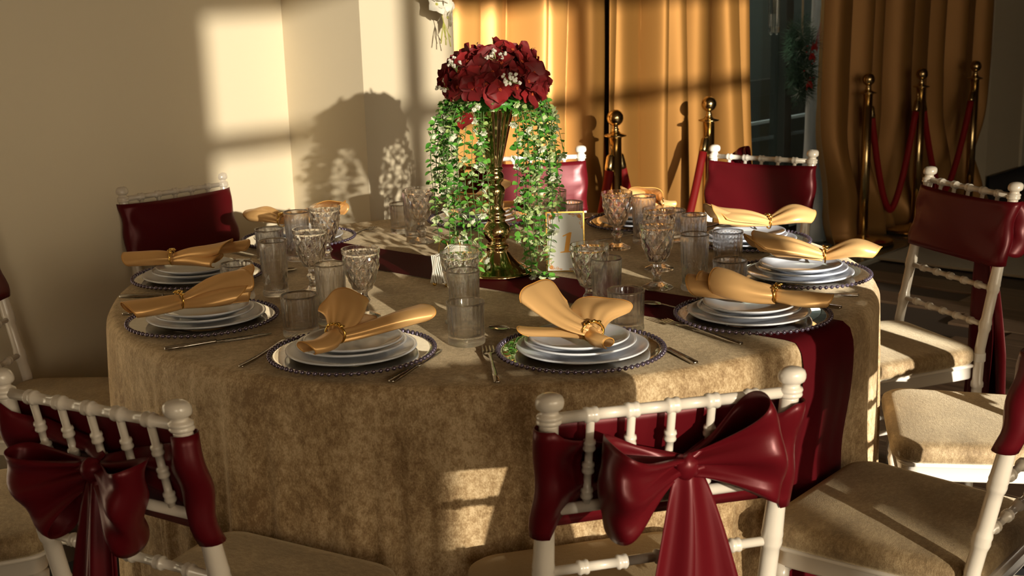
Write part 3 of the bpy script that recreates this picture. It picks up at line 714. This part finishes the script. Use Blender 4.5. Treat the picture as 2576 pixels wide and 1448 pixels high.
for i in range(NF):
    zf = 1-(i+.5)/NF*1.32; ph = i*2.39996; rr = sqrt(max(0, 1-zf*zf)); n = Vector((rr*cos(ph), rr*sin(ph), zf))
    if zf < -.34: continue
    pos = Vector((n.x*.116, n.y*.112, 1.232+n.z*(.082 if n.z > 0 else .055)))+Vector((rnd.uniform(-.006, .006), rnd.uniform(-.006, .006), rnd.uniform(-.005, .005)))
    d = (n+Vector((rnd.uniform(-.45, .45), rnd.uniform(-.45, .45), rnd.uniform(-.35, .45)))).normalized()
    f = link('floret', STA, fl, pos, d.to_track_quat('Z', 'Y').to_euler())
    f0 = rnd.uniform(0, 6.28); sc = rnd.uniform(.85, 1.12)
    for q in range(4):
        p = link('petal', PET[rnd.randrange(6)], f, (0, 0, 0), (rnd.uniform(-.25, .25), rnd.uniform(-.35, .15), f0+q*pi/2+rnd.uniform(-.2, .2))); p.scale = (sc,)*3
p = link('petal', PET[2], fl, (-.073, -.055, 1.168), (.2, 1.2, -1.9)); p.scale = (1.3,)*3
def sprig(c, d, n, L_, sd):
    r = random.Random(sd); d = Vector(d).normalized(); st, bl = [], []
    for i in range(n):
        e = (d+Vector((r.uniform(-.55, .55), r.uniform(-.55, .55), r.uniform(-.5, .5)))).normalized(); q = Vector(c)+e*L_*r.uniform(.75, 1.1)
        st.append(tube([c, Vector(c)+d*L_*.35+(e*L_*.2), q], .0008, 5)); 
        for k in range(4): bl.append(ball(.0034, 7, 5, q+Vector((r.uniform(-.003, .003), r.uniform(-.003, .003), r.uniform(-.003, .003)))))
    s = obj('gypsophila_sprig', join(*st), M_LEAF[2], fl); obj('blossom', join(*bl), M_GYP, s)
sprig((.002, -.07, 1.268), (.1, -.2, 1), 14, .045, 1); sprig((.034, -.115, 1.232), (.05, -.8, .6), 13, .035, 2); sprig((-.085, -.055, 1.255), (-.4, -.3, 1), 11, .040, 3); sprig((-.105, -.062, 1.222), (-1, -.3, .6), 5, .036, 4); sprig((-.044, -.108, 1.185), (0, -1, -.2), 4, .016, 5)
# trailing vines
def leaf_vf(sz, wd):
    def fn(u, v):
        vv = v*2-1; w = sz*wd*(sin(pi*u**.8)**.8)*.5
        return (sz*u, vv*w, -.18*sz*(u-.5)**2+.22*abs(vv)*w)
    return sheet(5, 4, fn)
LF = [mesh('leaf', *leaf_vf(s, w), M_LEAF[m]) for s, w, m in ((.0175, .92, 0), (.0180, .84, 1), (.0160, .66, 2), (.0190, .44, 1), (.0165, .88, 1), (.0160, .78, 2), (.0180, .44, 0))]
def rosette(sz, mt):
    pe = []
    for ring, (n, tilt, s) in enumerate(((6, .35, 1.), (5, .85, .85), (3, 1.25, .65))):
        for k in range(n):
            M_ = Matrix.Rotation(2*pi*k/n+ring*.5, 4, 'Z') @ Matrix.Rotation(-tilt, 4, 'Y')
            pe.append(xf(leaf_vf(sz*s, .8), M_))
    return mesh('blossom', *join(*pe), mt)
BL = [rosette(.0112, M_BUD), rosette(.0118, M_BUDW), rosette(.0100, M_BUD)]
VL = 'trailing vine of small green leaves and pale blossoms hanging from the bouquet'
def vine(path, sd, dens=1., stem=None):
    r = random.Random(sd); P = [Vector(q) for q in path]
    x1 = P[-1].x; low = P[-1].z < .785
    lb = 'long leafy green vine reaching down to the tabletop by the vase foot' if low else 'short leafy vine hanging across the front of the gold trumpet' if -.075 < x1 < .03 and P[-1].y < 0 else 'leafy green vine in the left curtain of vines beside the vase' if x1 < 0 else 'leafy green vine in the right curtain of vines beside the vase'
    v = thing('trailing_vine', lb, 'vine', P[0], 0, 'green vines trailing from the bouquet'); o0 = P[0]
    obj('stem', tube([q-o0 for q in P], .0009, 5), stem or M_STEM, v)
    Ls = [0]
    for i in range(1, len(P)): Ls.append(Ls[-1]+(P[i]-P[i-1]).length)
    T = Ls[-1]; t = .012; k = 0
    while t < T:
        i = max(j for j in range(len(P)) if Ls[j] <= t); i = min(i, len(P)-2); f = (t-Ls[i])/max(1e-6, Ls[i+1]-Ls[i]); q = P[i].lerp(P[i+1], f); tan = (P[i+1]-P[i]).normalized()
        az0 = r.uniform(0, 6.28)
        if r.random() < .20 or T-t < .010:
            d = (Vector((cos(az0), sin(az0), -.5))+tan*.3).normalized(); b = link('blossom', BL[r.randrange(3)], v, q-o0+d*.010, d.to_track_quat('Z', 'Y').to_euler()); b.scale = (r.uniform(.8, 1.25),)*3
            obj('stem', tube([q-o0, q-o0+d*.010], .0007, 4), M_STEM, v) if False else None
        for sgn in (0, pi):
            if r.random() < .10: continue
            d = (Vector((cos(az0+sgn), sin(az0+sgn), r.uniform(-.35, .5)))+tan*.35).normalized()
            e = link('leaf', LF[r.randrange(7)], v, q-o0, (d.to_track_quat('X', 'Z') @ Matrix.Rotation(r.uniform(-1, 1), 3, 'X').to_quaternion()).to_euler()); e.scale = (r.uniform(.75, 1.2),)*3
        t += r.uniform(.0125, .019)/dens
def hang(phi, r0, ro, z0, Ln, sd, endr=None, fl_=.02):
    r = random.Random(sd); pts = []; c, s = cos(phi), sin(phi); a, b = r.uniform(0, 6), r.uniform(0, 6); n = 22
    for i in range(n+1):
        d = Ln*i/n; rr = r0+(ro-r0)*(1-exp(-d/.045)); z = z0+.012*sin(min(d, .05)/.05*pi)-max(0, d-.035)
        w = fl_*(d/Ln)*.8; x = .018+rr*c+w*sin(a+d*17)*.6; y = rr*s+w*sin(b+d*14)*.6
        if z < .771:
            ov = .771-z; z = .771+.004*sin(ov*60)**2; x += c*ov*.4-s*ov*.6*(1 if r.random() < 2 else 0); y += s*ov*.5-abs(c)*ov*.35
        pts.append((x, y, z))
    return pts
VN = [  # azimuth, start radius, fall radius, start z, length
 (182, .06, .150, 1.196, .22), (172, .07, .165, 1.190, .33), (196, .06, .140, 1.192, .29), (188, .07, .152, 1.188, .38), (206, .06, .128, 1.190, .24), (214, .06, .112, 1.190, .34), (160, .07, .150, 1.190, .30), (222, .05, .104, 1.188, .44), (200, .06, .118, 1.188, .46), (178, .07, .128, 1.19, .26), (193, .07, .162, 1.192, .17), (210, .06, .136, 1.19, .30),
 (232, .05, .078, 1.186, .22), (244, .05, .070, 1.184, .30), 
 (302, .05, .086, 1.190, .36), (312, .06, .098, 1.192, .45), (320, .06, .110, 1.196, .32), (328, .06, .120, 1.198, .39), (338, .06, .132, 1.200, .30), (348, .07, .142, 1.200, .34), (356, .07, .150, 1.198, .24), (6, .07, .146, 1.196, .36), (16, .07, .140, 1.194, .28), (343, .06, .118, 1.200, .20), (333, .06, .104, 1.196, .42), (352, .06, .125, 1.198, .46), (324, .06, .090, 1.192, .30), (310, .05, .080, 1.192, .20), (26, .07, .14, 1.192, .33), (359, .07, .158, 1.199, .18), (315, .06, .105, 1.194, .53), (204, .06, .105, 1.188, .40), (345, .06, .135, 1.2, .26),
 (228, .05, .088, 1.188, .47), (237, .05, .072, 1.186, .43), (198, .06, .135, 1.192, .44), (185, .06, .120, 1.19, .36), (318, .06, .088, 1.194, .52), (331, .06, .102, 1.196, .50), (340, .06, .112, 1.2, .40), (170, .07, .140, 1.19, .24)]
for i, (ph, r0, ro, z0, Ln) in enumerate(VN): vine(hang(radians(ph), r0, ro, z0, Ln, 40+i), 90+i, 1.12, M_STEMD if i in (3, 14, 18, 26) else None)
# collar of leaves right under the flowers
cv = thing('greenery_collar', 'ring of green leaves and pale buds packed under the red flowers', 'greenery', (.018, 0, 1.186)); rnd = random.Random(77)
for i in range(150):
    a = 2*pi*i/150*3.0+rnd.uniform(-.1, .1); r = rnd.uniform(.045, .105); d = Vector((cos(a), sin(a), rnd.uniform(-.9, .4))).normalized()
    e = link('leaf', LF[rnd.randrange(7)], cv, (r*cos(a), r*sin(a), rnd.uniform(-.012, .014)), (d.to_track_quat('X', 'Z') @ Matrix.Rotation(rnd.uniform(-1, 1), 3, 'X').to_quaternion()).to_euler())
    if i % 6 == 0: link('blossom', BL[i % 3], cv, (r*1.05*cos(a), r*1.05*sin(a), rnd.uniform(-.012, .010)), d.to_track_quat('Z', 'Y').to_euler())
cvb = lathe([(.02, -.012), (.07, -.010), (.085, 0), (.07, .012), (.02, .014)], 24); obj('moss_pad', cvb, M_LEAF[0], cv)
# number card
cdx = thing('number_card', 'table number card reading 1 in a thin gold frame beside the vase', 'sign', (.1795, -.008, .7632), radians(-2)); CW, CHt = .0960, .1500
def lean(vf): return xf(vf, Matrix.Rotation(radians(-7), 4, 'X'))
obj('card', lean(box(-CW/2+.0035, CW/2-.0035, -.0012, .0012, .0035, CHt-.0035)), M_CARD, cdx, False)
obj('gold_frame', lean(join(box(-CW/2, -CW/2+.0035, -.003, .003, 0, CHt), box(CW/2-.0035, CW/2, -.003, .003, 0, CHt), box(-CW/2, CW/2, -.003, .003, 0, .0035), box(-CW/2, CW/2, -.003, .003, CHt-.0035, CHt))), M_GOLD, cdx, False)
obj('easel_back', join(box(-.02, .02, .012, .014, .0, .09)), M_GOLD, cdx, False)
one = [(.36, .318), (.655, .325), (.65, .338), (.585, .347), (.665, .655), (.612, .655), (.43, .600), (.437, .585), (.535, .608), (.470, .345), (.372, .333)]
V1 = [((x-.5)*CW, -.00135, y*CHt) for x, y in one]; V1 += [((x-.5)*CW, -.0019, y*CHt) for x, y in one]; n1 = len(one)
obj('numeral', lean((V1, [list(range(n1, 2*n1))]+[[i, (i+1) % n1, n1+(i+1) % n1, n1+i] for i in range(n1)])), M_ORANGE, cdx, False)
def fili(mx, mz):
    out = []
    def sp(cx, cz, r, a0, turns, dr=1):
        pts = []
        for k in range(22):
            t = k/21; rr = r*(1-t*.85); a = a0+dr*turns*2*pi*t; pts.append((cx+rr*cos(a), -.0016, cz+rr*sin(a)))
        out.append(tube(pts, .00055, 5))
    sp(.013, .007, .0055, 2.6, 1.2); sp(.007, .014, .0055, -1., 1.2, -1); sp(.024, .0050, .0042, 2.8, 1.1, -1); sp(.005, .026, .0042, -1.2, 1.1); sp(.033, .0035, .0026, 2.5, 1); sp(.0035, .036, .0026, -1.6, 1, -1)
    out.append(tube([(.006, -.0016, .006), (.016, -.0016, .0045), (.028, -.0016, .0035), (.037, -.0016, .003)], .0006, 5)); out.append(tube([(.006, -.0016, .006), (.0045, -.0016, .016), (.0035, -.0016, .028), (.003, -.0016, .040)], .0006, 5))
    for k in range(5):
        a = radians(45+72*k); out.append(ball(.0023, 7, 5, (.0085+.0032*cos(a), -.0016, .0085+.0032*sin(a)), (1, .25, 1)))
    V, F = join(*out); return [(mx*(CW/2-.0035-p[0]), p[1], (CHt-.0035-p[2]) if mz > 0 else .0035+p[2]) for p in V], F
for mx in (-1, 1):
    for mz in (-1, 1): obj('filigree', lean(fili(mx, mz)), M_FILI, cdx)
# paper napkin holder
nh = thing('napkin_holder', 'gold wire napkin holder with two loops on ball feet', 'napkin holder', (-.105, -.075, .7605), radians(63))
for x in (-.028, .028):
    ww = []
    for k in range(25):
        a = pi*k/24; ww.append((x, .014*cos(a), .080+.032*sin(a)))
    for s in (-1, 1):
        obj('ball_foot', ball(.0048, 12, 8, (x*1.75, s*.017, .0048)), M_GOLD, nh)
    obj('wire_loop', tube([(x*1.75, .017, .008), (x, .0150, .02)]+ww+[(x, -.0150, .02), (x*1.75, -.017, .008)], .0011, 8), M_GOLD, nh)
obj('base_rod', join(tube([(-.049, .017, .0085), (.049, .017, .0085)], .0011, 8), tube([(-.049, -.017, .0085), (.049, -.017, .0085)], .0011, 8)), M_GOLD, nh)
Mh = Matrix.Translation((-.105, -.075, .7605)) @ Matrix.Rotation(radians(63), 4, 'Z')
for i in range(9):
    y0 = -.0115+.023*i/8; r = random.Random(i)
    def fn(u, v, y0=y0, r=r, i=i):
        x = -.062+.124*u; z = .010+.066*v+.012*exp(-((u-.62)/.28)**2)*v+.0015*sin(9*u+i)*v
        y = y0+(y0*1.1)*(abs(u-.5)*2)**2*(.5-.3*v)+.0012*sin(7*v+5*u+i)+.0020*sin(5*v+i)*(abs(u-.5)*2)**2
        return tuple(Mh @ Vector((x, y, z)))
    tag(obj('paper_napkin', sheet(14, 12, fn), M_PAPER, solid=.0014), 'folded white paper napkin standing in the gold wire holder', 'napkin', 'paper napkins in the wire holder')

# ------------------------------------------------------------------ curtains
def curtain(fs, z0, z1, nu, nv):
    return sheet(nu, nv, lambda u, v: tuple(fs(u, z0+(z1-z0)*v, v)))
def folds(u, cyc, ph):
    a = 2*pi*cyc*u+ph+.55*sin(2*pi*u*1.7+ph)+.3*sin(2*pi*u*3.1)
    x = a/(2*pi); i = math.floor(x); f = x-i
    amp = .75+.25*sin(i*2.4+ph)
    w = 1-2*amp*(sin(pi*f)**.85+.10*sin(3*pi*f)*sin(i*1.7))
    return w
def c1(u, z, v):
    k = 1-v; s = 1.02+(2.165-1.02)*u-.05*k*(1-u); o = 1.345+(.058+.012*k)*folds(u+.015*sin(3*z), 6.0, .6)+.006*sin(22*u+3*z)
    return room(s, o, z)
def c2(u, z, v):
    k = max(0., (1.5-z)/1.5); s = 2.125+(3.285-2.125)*u+.17*k**1.3*u-.04*k*(1-u); o = 1.34+(.052+.016*k)*folds(u+.012*sin(2.2*z+1), 6.2, 2.4)+.006*sin(19*u+2.5*z)
    return room(s, o, z)
cu1 = obj('gold_curtain', curtain(c1, .015, 2.95, 240, 46), M_CURT, solid=.002); tag(cu1, 'sunlit gold satin curtain hanging directly behind the red flowers', 'curtain', 'gold satin curtains')
cu2 = obj('gold_curtain', curtain(c2, .015, 2.95, 240, 46), M_CURT, solid=.002); tag(cu2, 'gold satin curtain with barred shadow beside the dark window', 'curtain', 'gold satin curtains')
def c3(u, z, v):
    k = max(0., (.95-z)/.95); s = 3.985+(6.16-3.985)*u+.12*k*sin(3*u+.5)+.10*k*k*sin(9*u+6*z)*(u < .55)-.03*k
    o = 1.30+(.072+.03*k)*folds(u+.05*k*sin(5*u)+.010*sin(2*z), 8.6, 4.1)+.05*k*k*sin(11*u+9*z)-.10*k**3
    return room(s, o, z)
cu3 = obj('shaded_gold_curtain', curtain(c3, .012, 2.95, 280, 60), M_CURT2, solid=.002); tag(cu3, 'shaded gold satin curtain with deep folds puddling behind the stanchions', 'curtain')
def c4(u, z, v):
    k = max(0., (1.3-z)/1.3); s = 4.09+.20*u-.10*k*(1-u)+.09*k*k*u; o = 1.44+.016*folds(u, 3.2, 1)+.01*sin(8*z+5*u)*k-.12*k**3*u
    return room(s, o, z)
cu4 = obj('sheer_curtain', curtain(c4, .008, 2.95, 60, 40), M_SHEER, solid=.001); tag(cu4, 'narrow white sheer curtain beside the dark window', 'curtain')
rod = obj('curtain_rod', join(*[tube([room(a, 1.36, 2.985), room(b, 1.36, 2.985)], .014, 10) for a, b in ((.8, 6.25),)]), M_BRASS); tag(rod, 'brass curtain rod above the gold curtains', 'curtain rod')

# ------------------------------------------------------------------ stanchions and ropes
ST = {'1': (.495, 2.17), '2': (.97, 2.69), '3': (2.06, 3.935), '4': (2.46, 4.25), '5': (2.97, 4.78)}
SLB = {'1': 'gold stanchion before the curtains nearest the red flowers', '2': 'gold stanchion before the curtain left of the dark window', '3': 'brass stanchion with wide disc base beside the sheer curtain',
       '4': 'brass stanchion with two ropes before the shaded gold curtain', '5': 'rightmost brass stanchion at the shaded gold curtain end'}
SP_ = [('base', lathe([(.001, 0), (.172, 0), (.174, .006), (.172, .018), (.160, .024), (.06, .034), (.036, .040), (.030, .050), (.001, .050)], 48, None, False)),
       ('pole', lathe([(.0265, .045), (.0265, .848)], 24)), ('ring_plate', lathe([(.0265, .842), (.030, .846), (.047, .850), (.048, .853), (.046, .856), (.024, .862), (.020, .868)], 32)),
       ('neck', lathe([(.020, .866), (.013, .874), (.0165, .879), (.012, .884), (.0115, .892), (.018, .898)], 24)), ('finial_ball', ball(.035, 28, 18, (0, 0, .926)))]
SPM = [(n, mesh(n, *vf, M_BRASS)) for n, vf in SP_]
for k, (x, y) in ST.items():
    t = thing('brass_stanchion', SLB[k], 'stanchion', (x, y, .002), 0, 'brass rope stanchions')
    for n, me in SPM: link(n, me, t)
def hook_dir(a, b):
    d = Vector((b[0]-a[0], b[1]-a[1], 0)); return d.normalized()
def rope(a, b, low, label, free=False):
    d = hook_dir(a, b); A = Vector((a[0], a[1], .838))+d*.042; B = Vector((b[0], b[1], .838))-d*.042
    if free: B = Vector((b[0], b[1], .03))
    rp = thing('velvet_rope', label, 'rope', A, 0, 'red velvet ropes'); pts = []
    n = 36
    for i in range(n+1):
        u = i/n; p = A.lerp(B, .5-.5*cos(pi*u) if False else u); sag = (A.z+(B.z-A.z)*u)
        if free: z = A.z-.115-(A.z-.145)*(u**.8)
        else:
            z = low+(.725-low)*abs(2*u-1)**2.1
        # ends hang steeply
        q = u if free else (.5+.5*(abs(2*u-1)**1.25)*(1 if u > .5 else -1))
        e = A.lerp(B, q if not free else u); pts.append(Vector((e.x, e.y, z))-A)
    obj('rope_cord', tube(pts, .0185, 12), M_ROPE, rp)
    for p, sgn, nxt in ((pts[0], 1, pts[1]), (pts[-1], -1, pts[-2])):
        dr = (p-nxt).normalized()
        if free and sgn == -1: continue
        cap = obj('end_cap', tube([p-dr*.012, p+dr*.0, p+dr*.045, p+dr*.055, p+dr*.062], [.0195, .0200, .0185, .012, .006], 14), M_BRASS, rp)
        obj('hook', tube([p+dr*.058, p+dr*.075]+[p+dr*(.085)+Vector((0, 0, .012*sin(w)))+d*(.008*cos(w)) for w in [2*pi*j/10 for j in range(9)]], .0030, 7), M_BRASS, cap)
rope(ST['1'], ST['2'], .17, 'red velvet rope drooping between the two gold curtain stanchions')
rope(ST['3'], ST['4'], .16, 'red velvet rope looping low beside the wide disc base')
rope(ST['4'], ST['5'], .19, 'rightmost red velvet rope between the two shaded curtain stanchions')
rope(ST['1'], (.27, 1.93), 0, 'red velvet rope hanging left of the stanchion nearest the flowers', True)

# ------------------------------------------------------------------ wreath, pendant, orchid
wc = room(3.83, 1.345, 1.055)
wr = thing('pine_wreath', 'dark pine wreath with red berries hung on a ribbon at the window', 'wreath', wc, RA); wr.scale = (1.18, 1.0, 1.08); rnd = random.Random(21)
def needles(n, c, r, Ln, wdt, sd, ell=(1, .5, 1.25)):
    q = random.Random(sd); V, F = [], []
    for i in range(n):
        a, b = q.uniform(0, 6.28), q.uniform(-1, 1); s = sqrt(1-b*b); e = Vector((s*cos(a)*ell[0], s*sin(a)*ell[1], b*ell[2])); p = Vector(c)+e*r*q.uniform(.35, 1); d = (e+Vector((q.uniform(-.7, .7),)*1+(q.uniform(-.7, .7), q.uniform(-.7, .7)))).normalized()
        k = d.orthogonal().normalized()*wdt; m = len(V); l = Ln*q.uniform(.6, 1.2); V += [p-k, p+k, p+d*l]; F.append([m, m+1, m+2])
    return V, F
tufts = [((-.005, 0, .13), .085), ((.05, 0, .08), .07), ((-.055, 0, .06), .07), ((.0, 0, -.02), .08), ((.055, 0, -.04), .07), ((-.04, 0, -.07), .065), ((.02, 0, -.13), .085), ((.05, 0, -.12), .06), ((-.07, 0, .10), .05)]
stuff(obj('pine_foliage', join(*[needles(620, c, r, .048, .0016, i) for i, (c, r) in enumerate(tufts)]), M_PINE, wr, False))
stuff(obj('frosted_needles', join(*[needles(34, c, .02, .040, .0010, 50+i) for i, c in enumerate(((-.045, -.03, .12), (.0, -.04, .03), (-.02, -.04, -.04), (.0, -.045, -.10), (.05, -.03, -.07), (-.05, -.03, -.15), (.03, -.03, -.19), (-.045, -.03, .05), (.05, -.03, .16)))]), M_FROST, wr, False))
for i in range(10): obj('berry', ball(.0042, 8, 6, (rnd.uniform(-.06, .05), -.062, rnd.uniform(-.15, .13))), M_BERRY, wr)
for c in ((.045, -.05, .065), (.02, -.055, .02), (.01, -.05, -.115)):
    obj('red_bow', sheet(10, 6, lambda u, v, c=c: (c[0]+.045*(u-.5)*(1+.4*sin(5*v)), c[1]-.012*sin(pi*u)*cos(3*v), c[2]+.04*(v-.5)+.008*sin(6*u))), M_BERRY, wr, solid=.001)
for i in range(7):
    a = radians(10+12*i); obj('red_twig', tube([(.06, -.04, .05), (.09+.02*cos(a), -.04, .07+.012*i), (.105+.025*cos(a), -.045, .05+.022*i)], .0013, 5), M_BERRY, wr)
obj('hanging_ribbon', join(box(-.006, .006, -.004, -.002, .15, 1.5), box(-.004, .004, -.008, -.006, .12, 1.5)), M_RIBBON, wr, False)
pg = thing('glass_pendant', 'faceted glass light pendant hanging beside the gold curtain', 'pendant', room(3.84, 1.52, 1.20), RA)
obj('glass_tube', lathe([(.028, .03), (.031, .0), (.031, .26), (.029, .26), (.029, .004), (.026, .034)], 20, lambda a, i, r, z: r*(1+.05*cos(10*a))), M_GLASS, pg, False)
for sx in (-1, 1): obj('crystal_drop', ball(.008, 10, 6, (sx*.029, 0, -.004)), M_GLASS, pg, False)
obj('cord', tube([(0, 0, .20), (0, 0, 1.9)], .003, 6), M_FRAME, pg)
obj('lamp_holder', lathe([(.012, .10), (.012, .27), (.006, .28)], 14), M_SILVER, pg)
oc = room(.650, .812, 1.362)
orc = thing('white_orchid', 'white artificial orchid spray hanging at the top by the curtain', 'flower', oc, RA); rnd = random.Random(31)
obj('stem', tube([(-.03, .03, 1.6), (-.03, .01, .55), (-.035, 0, .16), (-.02, 0, .07), (.0, 0, .0), (.005, 0, -.05)], .0016, 6), M_ORCHS, orc)
for i in range(6):
    a = radians(-150+28*i); obj('bud_twig', tube([(.0, 0, .0), (.012*cos(a*2), -.004, -.025), (.024*cos(a*2.3), -.006, -.05-.006*i)], [.0009, .0009, .0022], 5), M_ORCHS, orc)
OP = mesh('orchid_petal', *leaf_vf(.040, .95), M_ORCH)
for c, d in (((-.035, -.008, .055), (-.3, -1, .3)), ((.0, -.01, .05), (.3, -1, -.2)), ((-.02, -.012, .085), (0, -1, .4)), ((.012, -.010, .012), (.8, -.7, -.3)), ((-.045, 0, .10), (-.8, -.6, .2)), ((.005, -.008, .12), (.5, -1, .1))):
    f = link('orchid_bloom', mesh('orchid_bloom', *ball(.005, 8, 6), M_ORCHS), orc, c, Vector(d).to_track_quat('Z', 'Y').to_euler())
    for q in range(5):
        link('petal', OP, f, (0, 0, 0), (rnd.uniform(-.2, .2), rnd.uniform(-.5, -.1), q*2*pi/5+rnd.uniform(-.15, .15)))
bpy.context.view_layer.update()
